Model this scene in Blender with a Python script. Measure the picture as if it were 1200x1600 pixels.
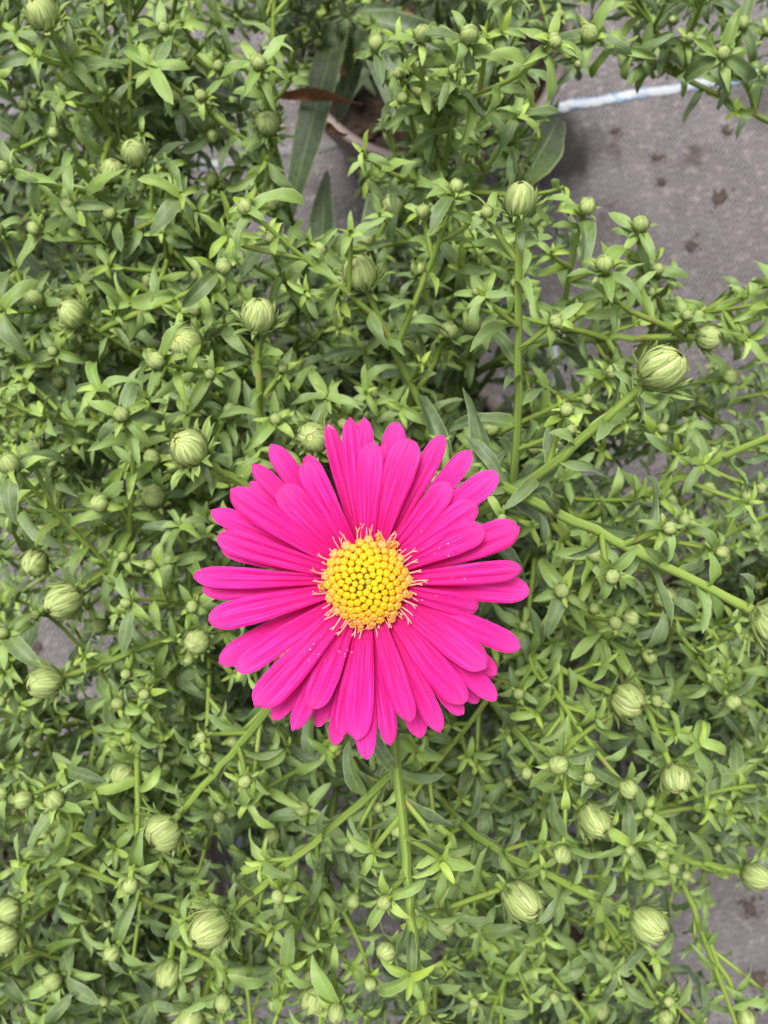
import bpy, math, random
import numpy as np
from mathutils import Matrix, Vector

for o in list(bpy.data.objects):
    bpy.data.objects.remove(o)
random.seed(11)
rng = np.random.default_rng(11)
R = math.radians
S = bpy.context.scene
COL = S.collection

# ---------------------------------------------------------------- camera
FPX = 1502.0                 # focal length in photo pixels (photo 1200 x 1600)
CAMZ = 0.47                  # height of the lens over the ground
FDEPTH = 0.130               # lens to flower
cam_d = bpy.data.cameras.new('camera')
cam = bpy.data.objects.new('camera', cam_d)
COL.objects.link(cam)
cam.location = (0, 0, CAMZ)
cam.rotation_euler = (0, 0, 0)
cam_d.sensor_fit = 'VERTICAL'
cam_d.sensor_height = 36.0
cam_d.sensor_width = 27.0
cam_d.lens = FPX * 36.0 / 1600.0
cam_d.clip_start = 0.005
cam_d.clip_end = 200.0
cam_d.dof.use_dof = True
cam_d.dof.focus_distance = 0.138
cam_d.dof.aperture_fstop = 38.0
S.camera = cam
S.render.resolution_x = 768
S.render.resolution_y = 1024

# ---------------------------------------------------------------- light
SUN_EL, SUN_AZ = R(68), R(-25)
w = bpy.data.worlds.new('World')
S.world = w
w.use_nodes = True
wn = w.node_tree
wn.nodes.clear()
sky = wn.nodes.new('ShaderNodeTexSky')
sky.sky_type = 'NISHITA'
sky.sun_disc = False
sky.sun_elevation = SUN_EL
sky.sun_rotation = SUN_AZ
sky.air_density = 1.0
sky.dust_density = 3.0
hs = wn.nodes.new('ShaderNodeHueSaturation')      # overcast: the cloud cover greys the sky
hs.inputs['Saturation'].default_value = 0.12
bg = wn.nodes.new('ShaderNodeBackground')
bg.inputs['Strength'].default_value = 0.06
wo = wn.nodes.new('ShaderNodeOutputWorld')
wn.links.new(sky.outputs[0], hs.inputs['Color'])
wn.links.new(hs.outputs[0], bg.inputs[0])
wn.links.new(bg.outputs[0], wo.inputs[0])
sd = bpy.data.lights.new('sun', 'SUN')
sd.energy = 1.5
sd.angle = R(22)
sd.color = (1.0, 0.965, 0.91)
sun = bpy.data.objects.new('sun', sd)
COL.objects.link(sun)
sun.location = (0.3, 1, 2)
dv = Vector((math.sin(SUN_AZ) * math.cos(SUN_EL), math.cos(SUN_AZ) * math.cos(SUN_EL), math.sin(SUN_EL)))
sun.rotation_euler = dv.to_track_quat('Z', 'Y').to_euler()
S.cycles.max_bounces = 6
S.cycles.diffuse_bounces = 4
S.cycles.glossy_bounces = 2
S.cycles.transmission_bounces = 4
S.view_settings.view_transform = 'Standard'
S.view_settings.look = 'None'
S.view_settings.gamma = 1.0
S.view_settings.exposure = 1.97


# ---------------------------------------------------------------- helpers
def at(px, py, depth):
    """point on the ray of a photo pixel, at a distance below the lens"""
    return np.array([(px - 600) / FPX * depth, (800 - py) / FPX * depth, CAMZ - depth])


def proj(p):
    d = CAMZ - p[2]
    return 600 + p[0] / d * FPX, 800 - p[1] / d * FPX


def nrm(v):
    v = np.asarray(v, float)
    return v / (np.linalg.norm(v) + 1e-12)


def tag(o, label=None, cat=None, group=None, kind=None):
    if label: o['label'] = label
    if cat: o['category'] = cat
    if group: o['group'] = group
    if kind: o['kind'] = kind
    return o


def empty(name, loc):
    o = bpy.data.objects.new(name, None)
    o.empty_display_size = 0.02
    o.location = loc
    COL.objects.link(o)
    return o


class Acc:
    """collects grids of quads with uv and tint, builds one mesh"""
    def __init__(self):
        self.v, self.f, self.uv, self.t, self.n = [], [], [], [], 0

    def add(self, v, f, uv, tint):
        self.v.append(v)
        self.f.append(f + self.n)
        self.uv.append(uv)
        self.t.append(np.broadcast_to(np.asarray(tint, float), (len(v), 4)))
        self.n += len(v)

    def mesh(self, name, mat, off=(0, 0, 0)):
        me = bpy.data.meshes.new(name)
        v = np.concatenate(self.v) - np.asarray(off)
        f = np.concatenate(self.f)
        uv = np.concatenate(self.uv)
        t = np.concatenate(self.t)
        me.vertices.add(len(v))
        me.vertices.foreach_set('co', v.astype(np.float32).ravel())
        me.loops.add(f.size)
        me.loops.foreach_set('vertex_index', f.astype(np.int32).ravel())
        me.polygons.add(len(f))
        me.polygons.foreach_set('loop_start', (np.arange(len(f)) * 4).astype(np.int32))
        me.polygons.foreach_set('loop_total', np.full(len(f), 4, np.int32))
        me.update(calc_edges=True)
        me.polygons.foreach_set('use_smooth', np.ones(len(f), bool))
        ul = me.uv_layers.new(name='UVMap')
        ul.data.foreach_set('uv', uv[f.ravel()].astype(np.float32).ravel())
        ca = me.color_attributes.new('tint', 'FLOAT_COLOR', 'POINT')
        ca.data.foreach_set('color', t.astype(np.float32).ravel())
        me.materials.append(mat)
        me.validate()
        return me

    def build(self, name, mat, parent=None, off=(0, 0, 0)):
        o = bpy.data.objects.new(name, self.mesh(name, mat, off))
        COL.objects.link(o)
        if parent: o.parent = parent
        return o


def grid_faces(nu, nv, wrap=False):
    f = []
    for i in range(nu - 1):
        for j in range(nv if wrap else nv - 1):
            a, b = i * nv + j, i * nv + (j + 1) % nv
            f.append((a, a + nv, b + nv, b))
    return np.array(f, int)


def sheet_template(nu, nv, prof, bend, fold, twist=0.0, wave=0.0, groove=0.0, phase=0.0, asp=0.14):
    """leaf-like sheet: unit length along x, unit half-width scale in y, normal z; returns verts, uv.
    prof(u) half width (unit = given width/2); bend = total downward bend angle."""
    us = np.linspace(0, 1, nu) if nu < 20 else 1 - (1 - np.linspace(0, 1, nu)) ** 1.8
    vs = np.linspace(-1, 1, nv)
    x = z = 0.0
    c = []
    ang = lambda u: bend(u) if callable(bend) else -bend * u
    pts = []
    for i, u in enumerate(us):
        if i:
            a = ang((u + us[i - 1]) / 2)
            du = u - us[i - 1]
            x += math.cos(a) * du
            z += math.sin(a) * du
        pts.append((x, z, ang(u)))
    V, UV = [], []
    for (x, z, a), u in zip(pts, us):
        hw = prof(u)
        for v in vs:
            y = hw * v
            h = fold * abs(v) ** 1.4 * hw + wave * math.sin(9 * u + phase + 2 * (v > 0)) * abs(v) * hw
            h += groove * math.cos(v * math.pi * 3.0) * min(1, 4 * u) * min(1, 5 * (1 - u))
            tw = twist * u
            yy = y * math.cos(tw) - h / asp * math.sin(tw)
            hh = y * asp * math.sin(tw) + h * math.cos(tw)
            V.append((x - math.sin(a) * hh, yy, z + math.cos(a) * hh))
            UV.append((u, v * 0.5 + 0.5))
    return np.array(V), np.array(UV)


def leafprof(p=0.55, base=0.28):
    def f(u):
        b = math.sin(math.pi * min(1.0, max(0.0, u)) ** p) ** 0.62 if 0 < u < 1 else 0.0
        return max(0.025, b + base * (1 - u) ** 2.5)
    return f


def frame(p, d, n, L, W):
    """matrix: x -> d*L, y -> side*W/2 , z -> n*L"""
    d = nrm(d)
    n = n - d * np.dot(n, d)
    n = nrm(n)
    s = np.cross(n, d)
    M = np.eye(4)
    M[:3, 0] = d * L
    M[:3, 1] = s * W / 2
    M[:3, 2] = n * L
    M[:3, 3] = p
    return M


def xf(M, v):
    return v @ M[:3, :3].T + M[:3, 3]


def tube(path, rad, ns, ribs=0.0, nrib=5):
    path = np.asarray(path)
    n = len(path)
    tan = np.gradient(path, axis=0)
    tan /= np.linalg.norm(tan, axis=1)[:, None] + 1e-12
    ref = np.array([1.0, 0.13, 0.07])
    if abs(np.dot(ref, tan[n // 2])) > 0.92: ref = np.array([0.1, 1.0, 0.05])
    a = ref - tan * (tan @ ref)[:, None]
    a /= np.linalg.norm(a, axis=1)[:, None] + 1e-12
    b = np.cross(tan, a)
    th = np.arange(ns) / ns * 2 * np.pi
    rr = 1 + ribs * np.cos(th * nrib)
    V = path[:, None, :] + np.asarray(rad)[:, None, None] * (
        (np.cos(th) * rr)[None, :, None] * a[:, None, :] + (np.sin(th) * rr)[None, :, None] * b[:, None, :])
    seg = np.concatenate([[0], np.cumsum(np.linalg.norm(np.diff(path, axis=0), axis=1))])
    uv = np.stack([np.broadcast_to(th[None] / (2 * np.pi), (n, ns)), np.broadcast_to(seg[:, None] * 100, (n, ns))], -1)
    return V.reshape(-1, 3), grid_faces(n, ns, True), uv.reshape(-1, 2)


def bezier(p0, p1, p2, p3, n):
    t = np.linspace(0, 1, n)[:, None]
    return (1 - t) ** 3 * p0 + 3 * (1 - t) ** 2 * t * p1 + 3 * (1 - t) * t ** 2 * p2 + t ** 3 * p3


# ---------------------------------------------------------------- materials
def mat(name):
    m = bpy.data.materials.new(name)
    m.use_nodes = True
    nt = m.node_tree
    nt.nodes.clear()
    out = nt.nodes.new('ShaderNodeOutputMaterial')
    p = nt.nodes.new('ShaderNodeBsdfPrincipled')
    nt.links.new(p.outputs[0], out.inputs[0])
    return m, nt, p, out


def N(nt, typ, **kw):
    n = nt.nodes.new(typ)
    for k, v in kw.items():
        if k.startswith('i_'):
            n.inputs[k[2:].replace('_', ' ')].default_value = v
        else:
            setattr(n, k, v)
    return n


def ramp(nt, fac, stops):
    r = nt.nodes.new('ShaderNodeValToRGB')
    el = r.color_ramp.elements
    while len(el) < len(stops): el.new(0.5)
    for e, (p, c) in zip(el, stops):
        e.position = p
        e.color = (*c, 1)
    nt.links.new(fac, r.inputs[0])
    return r.outputs[0]


def mixc(nt, fac, a, b, mode='MIX'):
    m = nt.nodes.new('ShaderNodeMix')
    m.data_type = 'RGBA'
    m.blend_type = mode
    for i, x in ((0, fac), (6, a), (7, b)):
        if isinstance(x, (int, float)): m.inputs[i].default_value = x
        elif isinstance(x, tuple): m.inputs[i].default_value = (*x, 1)
        else: nt.links.new(x, m.inputs[i])
    return m.outputs[2]


def math_(nt, op, a, b=None):
    m = nt.nodes.new('ShaderNodeMath')
    m.operation = op
    for i, x in enumerate((a, b)):
        if x is None: continue
        if isinstance(x, (int, float)): m.inputs[i].default_value = x
        else: nt.links.new(x, m.inputs[i])
    return m.outputs[0]


def uvt(nt):
    uv = N(nt, 'ShaderNodeUVMap', uv_map='UVMap')
    sx = nt.nodes.new('ShaderNodeSeparateXYZ')
    nt.links.new(uv.outputs[0], sx.inputs[0])
    at_ = N(nt, 'ShaderNodeAttribute', attribute_name='tint')
    st = nt.nodes.new('ShaderNodeSeparateColor')
    nt.links.new(at_.outputs[0], st.inputs[0])
    return uv.outputs[0], sx.outputs[0], sx.outputs[1], st.outputs[0], st.outputs[1], st.outputs[2]


def translucent(nt, p, out, col, fac):
    t = nt.nodes.new('ShaderNodeBsdfTranslucent')
    nt.links.new(col, t.inputs[0])
    mx = nt.nodes.new('ShaderNodeMixShader')
    mx.inputs[0].default_value = fac
    nt.links.new(p.outputs[0], mx.inputs[1])
    nt.links.new(t.outputs[0], mx.inputs[2])
    nt.links.new(mx.outputs[0], out.inputs[0])


def noise(nt, scale, vec=None, detail=3.0, rough=0.5):
    n = N(nt, 'ShaderNodeTexNoise')
    n.inputs['Scale'].default_value = scale
    n.inputs['Detail'].default_value = detail
    n.inputs['Roughness'].default_value = rough
    if vec is not None: nt.links.new(vec, n.inputs['Vector'])
    return n.outputs[0]


def bump(nt, p, h, strength, dist):
    b = nt.nodes.new('ShaderNodeBump')
    b.inputs['Strength'].default_value = strength
    b.inputs['Distance'].default_value = dist
    nt.links.new(h, b.inputs['Height'])
    nt.links.new(b.outputs[0], p.inputs['Normal'])


def leaf_material():
    m, nt, p, out = mat('aster_leaf')
    uv, u, v, age, rnd, _ = uvt(nt)
    base = ramp(nt, age, [(0.0, (0.300, 0.405, 0.082)), (0.22, (0.160, 0.240, 0.072)), (0.45, (0.058, 0.091, 0.044)), (1.0, (0.018, 0.029, 0.020))])  # leaf age colours; old end also darkened to paint shade low in the bush
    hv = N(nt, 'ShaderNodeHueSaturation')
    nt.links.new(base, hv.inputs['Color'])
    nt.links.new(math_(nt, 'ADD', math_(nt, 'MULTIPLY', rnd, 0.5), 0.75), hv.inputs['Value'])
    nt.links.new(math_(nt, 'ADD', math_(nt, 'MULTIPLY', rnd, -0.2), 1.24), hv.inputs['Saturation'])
    geo = N(nt, 'ShaderNodeNewGeometry')
    nz = noise(nt, 700.0, geo.outputs['Position'], 5, 0.65)
    c = mixc(nt, ramp(nt, nz, [(0.35, (0, 0, 0)), (0.75, (0.45, 0.45, 0.45))]), hv.outputs[0], (0.19, 0.25, 0.12))
    wn_ = N(nt, 'ShaderNodeTexNoise')
    wm = N(nt, 'ShaderNodeMapping')
    wm.inputs['Scale'].default_value = (3, 30, 1)
    nt.links.new(uv, wm.inputs[0])
    nt.links.new(wm.outputs[0], wn_.inputs['Vector'])
    wn_.inputs['Scale'].default_value = 1.0
    c = mixc(nt, ramp(nt, wn_.outputs[0], [(0.45, (0, 0, 0)), (0.7, (0.35, 0.35, 0.35))]), c, (0.07, 0.12, 0.03))
    # midrib and pale base
    mid = math_(nt, 'ABSOLUTE', math_(nt, 'SUBTRACT', v, 0.5))
    rib = math_(nt, 'LESS_THAN', mid, 0.035)
    c = mixc(nt, math_(nt, 'MULTIPLY', rib, 0.30), c, (0.26, 0.36, 0.13))
    edge = math_(nt, 'GREATER_THAN', mid, 0.455)
    c = mixc(nt, math_(nt, 'MULTIPLY', edge, 0.4), c, (0.34, 0.41, 0.21))
    pale = math_(nt, 'MULTIPLY', math_(nt, 'POWER', math_(nt, 'SUBTRACT', 1.0, u), 6.0), 0.55)
    c = mixc(nt, pale, c, (0.25, 0.36, 0.07))
    # grey-green underside
    c = mixc(nt, math_(nt, 'MULTIPLY', geo.outputs['Backfacing'], 0.4), c, (0.17, 0.22, 0.12))
    nt.links.new(c, p.inputs['Base Color'])
    p.inputs['Roughness'].default_value = 0.46
    p.inputs['Specular IOR Level'].default_value = 0.42
    st = N(nt, 'ShaderNodeTexNoise')
    mp = N(nt, 'ShaderNodeMapping')
    mp.inputs['Scale'].default_value = (5, 22, 1)
    nt.links.new(uv, mp.inputs[0])
    nt.links.new(mp.outputs[0], st.inputs['Vector'])
    st.inputs['Scale'].default_value = 1.2
    h = math_(nt, 'ADD', st.outputs[0], math_(nt, 'MULTIPLY', rib, -0.5))
    bump(nt, p, h, 0.5, 0.0002)
    tc = mixc(nt, 1.0, c, (1.3, 1.25, 0.45), 'MULTIPLY')
    translucent(nt, p, out, tc, 0.16)
    return m


def stem_material():
    m, nt, p, out = mat('aster_stem')
    uv, u, v, age, rnd, _ = uvt(nt)
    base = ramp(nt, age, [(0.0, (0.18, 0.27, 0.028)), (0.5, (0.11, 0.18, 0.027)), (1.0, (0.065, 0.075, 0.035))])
    sn = math_(nt, 'SINE', math_(nt, 'MULTIPLY', u, 2 * math.pi * 5))
    st = math_(nt, 'MULTIPLY', math_(nt, 'ADD', sn, 1.0), 0.3)
    c = mixc(nt, st, base, (0.22, 0.28, 0.08))
    dk = math_(nt, 'LESS_THAN', math_(nt, 'SINE', math_(nt, 'MULTIPLY', u, 2 * math.pi * 10)), -0.8)
    c = mixc(nt, math_(nt, 'MULTIPLY', dk, 0.5), c, (0.06, 0.10, 0.02))
    geo = N(nt, 'ShaderNodeNewGeometry')
    nz = noise(nt, 260.0, geo.outputs['Position'], 3)
    rd = ramp(nt, nz, [(0.58, (0, 0, 0)), (0.75, (0.55, 0.55, 0.55))])
    c = mixc(nt, rd, c, (0.24, 0.13, 0.06))
    nt.links.new(c, p.inputs['Base Color'])
    p.inputs['Roughness'].default_value = 0.5
    p.inputs['Specular IOR Level'].default_value = 0.3
    p.inputs['Subsurface Weight'].default_value = 0.0
    bump(nt, p, noise(nt, 2500.0, geo.outputs['Position'], 2), 0.25, 0.0002)
    return m


def bract_material():
    m, nt, p, out = mat('bud_bract')
    uv, u, v, age, rnd, leafy = uvt(nt)
    mid = math_(nt, 'ABSOLUTE', math_(nt, 'SUBTRACT', v, 0.5))     # 0 centre .. 0.5 edge
    c = ramp(nt, mid, [(0.0, (0.215, 0.285, 0.075)), (0.14, (0.31, 0.375, 0.125)), (0.36, (0.43, 0.475, 0.20)), (0.5, (0.54, 0.56, 0.30))])
    c = mixc(nt, math_(nt, 'MULTIPLY', age, 0.55), c, (0.17, 0.255, 0.06))
    lf = ramp(nt, mid, [(0.0, (0.10, 0.165, 0.04)), (0.5, (0.16, 0.235, 0.055))])
    c = mixc(nt, leafy, c, lf)
    hv = N(nt, 'ShaderNodeHueSaturation')
    nt.links.new(c, hv.inputs['Color'])
    nt.links.new(math_(nt, 'ADD', math_(nt, 'MULTIPLY', rnd, 0.4), 0.8), hv.inputs['Value'])
    tip = math_(nt, 'MULTIPLY', math_(nt, 'GREATER_THAN', u, 0.95), 0.4)
    c = mixc(nt, tip, hv.outputs[0], (0.17, 0.07, 0.06))
    geo = N(nt, 'ShaderNodeNewGeometry')
    c = mixc(nt, math_(nt, 'MULTIPLY', noise(nt, 1500.0, geo.outputs['Position'], 3), 0.3), c, (0.26, 0.31, 0.12))
    mps = N(nt, 'ShaderNodeMapping')
    mps.inputs['Scale'].default_value = (2.2, 16, 1)
    nt.links.new(uv, mps.inputs[0])
    fs_ = ramp(nt, noise(nt, 1.3, mps.outputs[0], 4, 0.65), [(0.44, (0, 0, 0)), (0.62, (0.5, 0.5, 0.5))])
    c = mixc(nt, fs_, c, (0.15, 0.21, 0.05))
    nt.links.new(c, p.inputs['Base Color'])
    p.inputs['Roughness'].default_value = 0.5
    p.inputs['Specular IOR Level'].default_value = 0.25
    mp = N(nt, 'ShaderNodeMapping')
    mp.inputs['Scale'].default_value = (3, 18, 1)
    nt.links.new(uv, mp.inputs[0])
    bump(nt, p, noise(nt, 1.5, mp.outputs[0], 2), 0.4, 0.00015)
    translucent(nt, p, out, c, 0.15)
    return m


def petal_material():
    m, nt, p, out = mat('magenta_petal')
    uv, u, v, age, rnd, _ = uvt(nt)
    mp = N(nt, 'ShaderNodeMapping')
    mp.inputs['Scale'].default_value = (1.6, 15, 1)
    nt.links.new(uv, mp.inputs[0])
    off = N(nt, 'ShaderNodeCombineXYZ')
    nt.links.new(math_(nt, 'MULTIPLY', rnd, 37.0), off.inputs[0])
    nt.links.new(math_(nt, 'MULTIPLY', rnd, 91.0), off.inputs[1])
    nt.links.new(off.outputs[0], mp.inputs['Location'])
    st = noise(nt, 1.5, mp.outputs[0], 4, 0.6)
    c = ramp(nt, st, [(0.34, (0.60, 0.002, 0.140)), (0.5, (0.64, 0.010, 0.245)), (0.66, (0.70, 0.040, 0.40))])
    mpf = N(nt, 'ShaderNodeMapping')
    mpf.inputs['Scale'].default_value = (2.5, 60, 1)
    nt.links.new(uv, mpf.inputs[0])
    nt.links.new(off.outputs[0], mpf.inputs['Location'])
    fine = noise(nt, 1.0, mpf.outputs[0], 2, 0.5)
    c = mixc(nt, ramp(nt, fine, [(0.5, (0, 0, 0)), (0.7, (0.25, 0.25, 0.25))]), c, (0.64, 0.001, 0.13))
    bs = math_(nt, 'POWER', math_(nt, 'SUBTRACT', 1.0, u), 2.0)
    c = mixc(nt, math_(nt, 'MULTIPLY', bs, 0.75), c, (0.60, 0.0015, 0.085))
    tp = math_(nt, 'MULTIPLY', math_(nt, 'POWER', u, 9.0), 0.35)
    c = mixc(nt, tp, c, (0.76, 0.11, 0.42))
    hv = N(nt, 'ShaderNodeHueSaturation')
    nt.links.new(c, hv.inputs['Color'])
    nt.links.new(math_(nt, 'ADD', math_(nt, 'MULTIPLY', rnd, 0.14), 0.90), hv.inputs['Value'])
    c = hv.outputs[0]
    nt.links.new(c, p.inputs['Base Color'])
    p.inputs['Roughness'].default_value = 0.5
    p.inputs['Specular IOR Level'].default_value = 0.18
    p.inputs['Sheen Weight'].default_value = 0.0
    p.inputs['Sheen Tint'].default_value = (1, 0.6, 0.9, 1)
    bump(nt, p, math_(nt, 'ADD', st, math_(nt, 'MULTIPLY', fine, 0.4)), 0.6, 0.00025)
    translucent(nt, p, out, c, 0.30)
    return m


def simple(name, col, rough=0.5, nscale=800.0, col2=None, namt=0.5, spec=0.3, bstr=0.2, bdist=0.0002, trans=0):
    m, nt, p, out = mat(name)
    geo = N(nt, 'ShaderNodeNewGeometry')
    nz = noise(nt, nscale, geo.outputs['Position'], 4)
    c = mixc(nt, math_(nt, 'MULTIPLY', nz, namt), col, col2 or tuple(x * 1.6 for x in col))
    nt.links.new(c, p.inputs['Base Color'])
    p.inputs['Roughness'].default_value = rough
    p.inputs['Specular IOR Level'].default_value = spec
    bump(nt, p, nz, bstr, bdist)
    if trans: translucent(nt, p, out, c, trans)
    return m


def floret_material():
    m, nt, p, out = mat('disc_floret')
    uv, u, v, age, rnd, star = uvt(nt)      # age: 0 young centre -> 1 outer
    c = ramp(nt, age, [(0.0, (0.34, 0.34, 0.008)), (0.2, (0.68, 0.44, 0.003)), (0.6, (0.72, 0.40, 0.003)), (0.85, (0.74, 0.34, 0.02)), (1.0, (0.74, 0.31, 0.09))])
    c = mixc(nt, math_(nt, 'MULTIPLY', star, 0.4), c, (0.45, 0.17, 0.006))
    nt.links.new(c, p.inputs['Base Color'])
    p.inputs['Roughness'].default_value = 0.4
    p.inputs['Specular IOR Level'].default_value = 0.35
    translucent(nt, p, out, c, 0.2)
    return m


def mat_weed():
    m, nt, p, out = mat('woven_weed_mat')
    tc = N(nt, 'ShaderNodeTexCoord')
    mp = N(nt, 'ShaderNodeMapping')
    mp.inputs['Rotation'].default_value = (0, 0, R(-7))
    nt.links.new(tc.outputs['Object'], mp.inputs[0])
    sx = N(nt, 'ShaderNodeSeparateXYZ')
    nt.links.new(mp.outputs[0], sx.inputs[0])
    def wv(ax, period):
        return math_(nt, 'SINE', math_(nt, 'MULTIPLY', sx.outputs[ax], 2 * math.pi / period))
    wx, wy = wv(0, 0.0026), wv(1, 0.0034)
    fx = math_(nt, 'ABSOLUTE', wv(0, 0.0044))
    weave = math_(nt, 'ADD', math_(nt, 'MULTIPLY', wx, wy), math_(nt, 'MULTIPLY', fx, 0.6))
    n1 = noise(nt, 38.0, mp.outputs[0], 7, 0.68)
    n2 = noise(nt, 220.0, mp.outputs[0], 4, 0.6)
    col = ramp(nt, n1, [(0.30, (0.034, 0.028, 0.031)), (0.5, (0.088, 0.076, 0.081)), (0.66, (0.160, 0.141, 0.148))])
    col = mixc(nt, math_(nt, 'MULTIPLY', math_(nt, 'ADD', weave, 1.0), 0.42), col, (0.185, 0.166, 0.172))
    col = mixc(nt, ramp(nt, n2, [(0.52, (0, 0, 0)), (0.70, (0.6, 0.6, 0.6))]), col, (0.32, 0.29, 0.29))
    # dirt stains
    n3 = noise(nt, 42.0, mp.outputs[0], 3, 0.5)
    col = mixc(nt, ramp(nt, n3, [(0.62, (0, 0, 0)), (0.72, (0.75, 0.75, 0.75))]), col, (0.050, 0.034, 0.025))
    n4 = noise(nt, 9.0, mp.outputs[0], 2, 0.5)
    col = mixc(nt, ramp(nt, n4, [(0.58, (0, 0, 0)), (0.66, (0.6, 0.6, 0.6))]), col, (0.025, 0.021, 0.023))
    # a ragged-edged dark patch by the upper pot
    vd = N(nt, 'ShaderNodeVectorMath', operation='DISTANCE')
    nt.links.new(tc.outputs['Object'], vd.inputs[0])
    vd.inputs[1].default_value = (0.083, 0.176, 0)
    dark_patch = math_(nt, 'ADD', vd.outputs['Value'], math_(nt, 'MULTIPLY', math_(nt, 'SUBTRACT', noise(nt, 60.0, tc.outputs['Object'], 3), 0.5), 0.03))
    col = mixc(nt, ramp(nt, dark_patch, [(0.014, (0.9, 0.9, 0.9)), (0.026, (0, 0, 0))]), col, (0.014, 0.012, 0.013))
    nt.links.new(col, p.inputs['Base Color'])
    p.inputs['Roughness'].default_value = 0.6
    p.inputs['Specular IOR Level'].default_value = 0.35
    bump(nt, p, weave, 0.9, 0.0008)
    return m


def stripe_material():
    m, nt, p, out = mat('marker_thread')
    uv, u, v, a, b, cc = uvt(nt)
    w1 = math_(nt, 'SINE', math_(nt, 'MULTIPLY', u, 2 * math.pi))
    v2 = math_(nt, 'SINE', math_(nt, 'MULTIPLY', v, 2 * math.pi * 3))
    k = math_(nt, 'MULTIPLY', w1, v2)
    edge = math_(nt, 'ABSOLUTE', math_(nt, 'SUBTRACT', v, 0.5))
    geo = N(nt, 'ShaderNodeNewGeometry')
    nz = noise(nt, 120.0, geo.outputs['Position'], 4)
    fac = math_(nt, 'ADD', math_(nt, 'MULTIPLY', edge, 1.3), math_(nt, 'MULTIPLY', math_(nt, 'SUBTRACT', nz, 0.5), 2.2))
    c = ramp(nt, fac, [(0.30, (0.44, 0.47, 0.50)), (0.55, (0.15, 0.27, 0.44))])
    nd = noise(nt, 55.0, geo.outputs['Position'], 3, 0.6)
    dirt = math_(nt, 'MULTIPLY', ramp(nt, nd, [(0.30, (0, 0, 0)), (0.48, (1, 1, 1))]), a)
    c = mixc(nt, dirt, c, (0.11, 0.10, 0.105))
    c = mixc(nt, math_(nt, 'MULTIPLY', math_(nt, 'LESS_THAN', k, -0.45), 0.5), c, (0.24, 0.25, 0.30))
    nt.links.new(c, p.inputs['Base Color'])
    p.inputs['Roughness'].default_value = 0.45
    bump(nt, p, k, 0.5, 0.0005)
    return m


M_LEAF = leaf_material()
M_STEM = stem_material()
M_BRACT = bract_material()
M_PETAL = petal_material()
M_FLORET = floret_material()
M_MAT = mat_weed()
M_STRIPE = stripe_material()
M_BUDCORE = simple('bud_core', (0.34, 0.42, 0.10), 0.5, 900, (0.5, 0.5, 0.22), 0.5)
M_STYLE = simple('style_thread', (0.78, 0.36, 0.22), 0.5, 900, (0.82, 0.30, 0.28), 0.8, trans=0.25)
M_TUBE = simple('floret_tube', (0.55, 0.16, 0.10), 0.5, 900, (0.80, 0.35, 0.16), 0.9)
M_POLLEN = simple('pollen', (0.70, 0.42, 0.42), 0.7)
M_POT = simple('taupe_pot_plastic', (0.11, 0.082, 0.078), 0.5, 90, (0.24, 0.19, 0.175), 0.9, spec=0.35)
M_SOIL = simple('dark_potting_soil', (0.018, 0.013, 0.010), 0.9, 220, (0.075, 0.050, 0.035), 0.9, bstr=0.9, bdist=0.003)
M_RECEPT = simple('yellow_receptacle', (0.42, 0.20, 0.008), 0.6, 900, (0.5, 0.3, 0.01), 0.5)
M_DRY = simple('dry_brown_leaf', (0.16, 0.055, 0.025), 0.6, 500, (0.33, 0.16, 0.08), 0.9, trans=0.2)
M_CLOD = simple('brown_soil_clod', (0.035, 0.025, 0.019), 0.9, 500, (0.09, 0.07, 0.058), 0.8, bstr=0.8, bdist=0.001)

# ---------------------------------------------------------------- ground: woven weed mat
a = Acc()
G = 30.0
n = 24
xs = np.sign(np.linspace(-1, 1, n)) * np.abs(np.linspace(-1, 1, n)) ** 4 * G
gv = np.array([(x, y, 0) for x in xs for y in xs], float)
a.add(gv, grid_faces(n, n)[:, ::-1], gv[:, :2], (0, 0, 0, 1))
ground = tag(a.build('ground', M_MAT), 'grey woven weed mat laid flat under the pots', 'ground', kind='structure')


def stripe(pts, width, dirty=0.9):
    P = np.array([at(x, y, CAMZ) for x, y in pts])
    t = np.linspace(0, 1, len(P))
    tt = np.linspace(0, 1, 160)
    C = np.stack([np.interp(tt, t, P[:, k]) for k in range(2)], 1)
    C += np.stack([0 * tt, 0.0004 * np.sin(tt * 60)], 1)
    T = np.gradient(C, axis=0)
    T /= np.linalg.norm(T, axis=1)[:, None]
    Nn = np.stack([-T[:, 1], T[:, 0]], 1)
    L = np.concatenate([[0], np.cumsum(np.linalg.norm(np.diff(C, axis=0), axis=1))])
    V, UV = [], []
    for i in range(len(C)):
        for j, s in enumerate((-1, -0.5, 0, 0.5, 1)):
            jt = rng.normal(0, 0.0002)
            q = C[i] + Nn[i] * (s * width / 2 + jt)
            V.append((q[0], q[1], 0.0006 + 0.0006 * (1 - s * s)))
            UV.append((L[i] / 0.0028, s / 2 + 0.5))
    ac = Acc()
    ac.add(np.array(V), grid_faces(len(C), 5)[:, ::-1], np.array(UV), (dirty, 0, 0, 1))
    o = ac.build('marker_stripe', M_STRIPE, ground)
    o['label'] = 'white and blue marker stripe woven into the mat'


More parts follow.
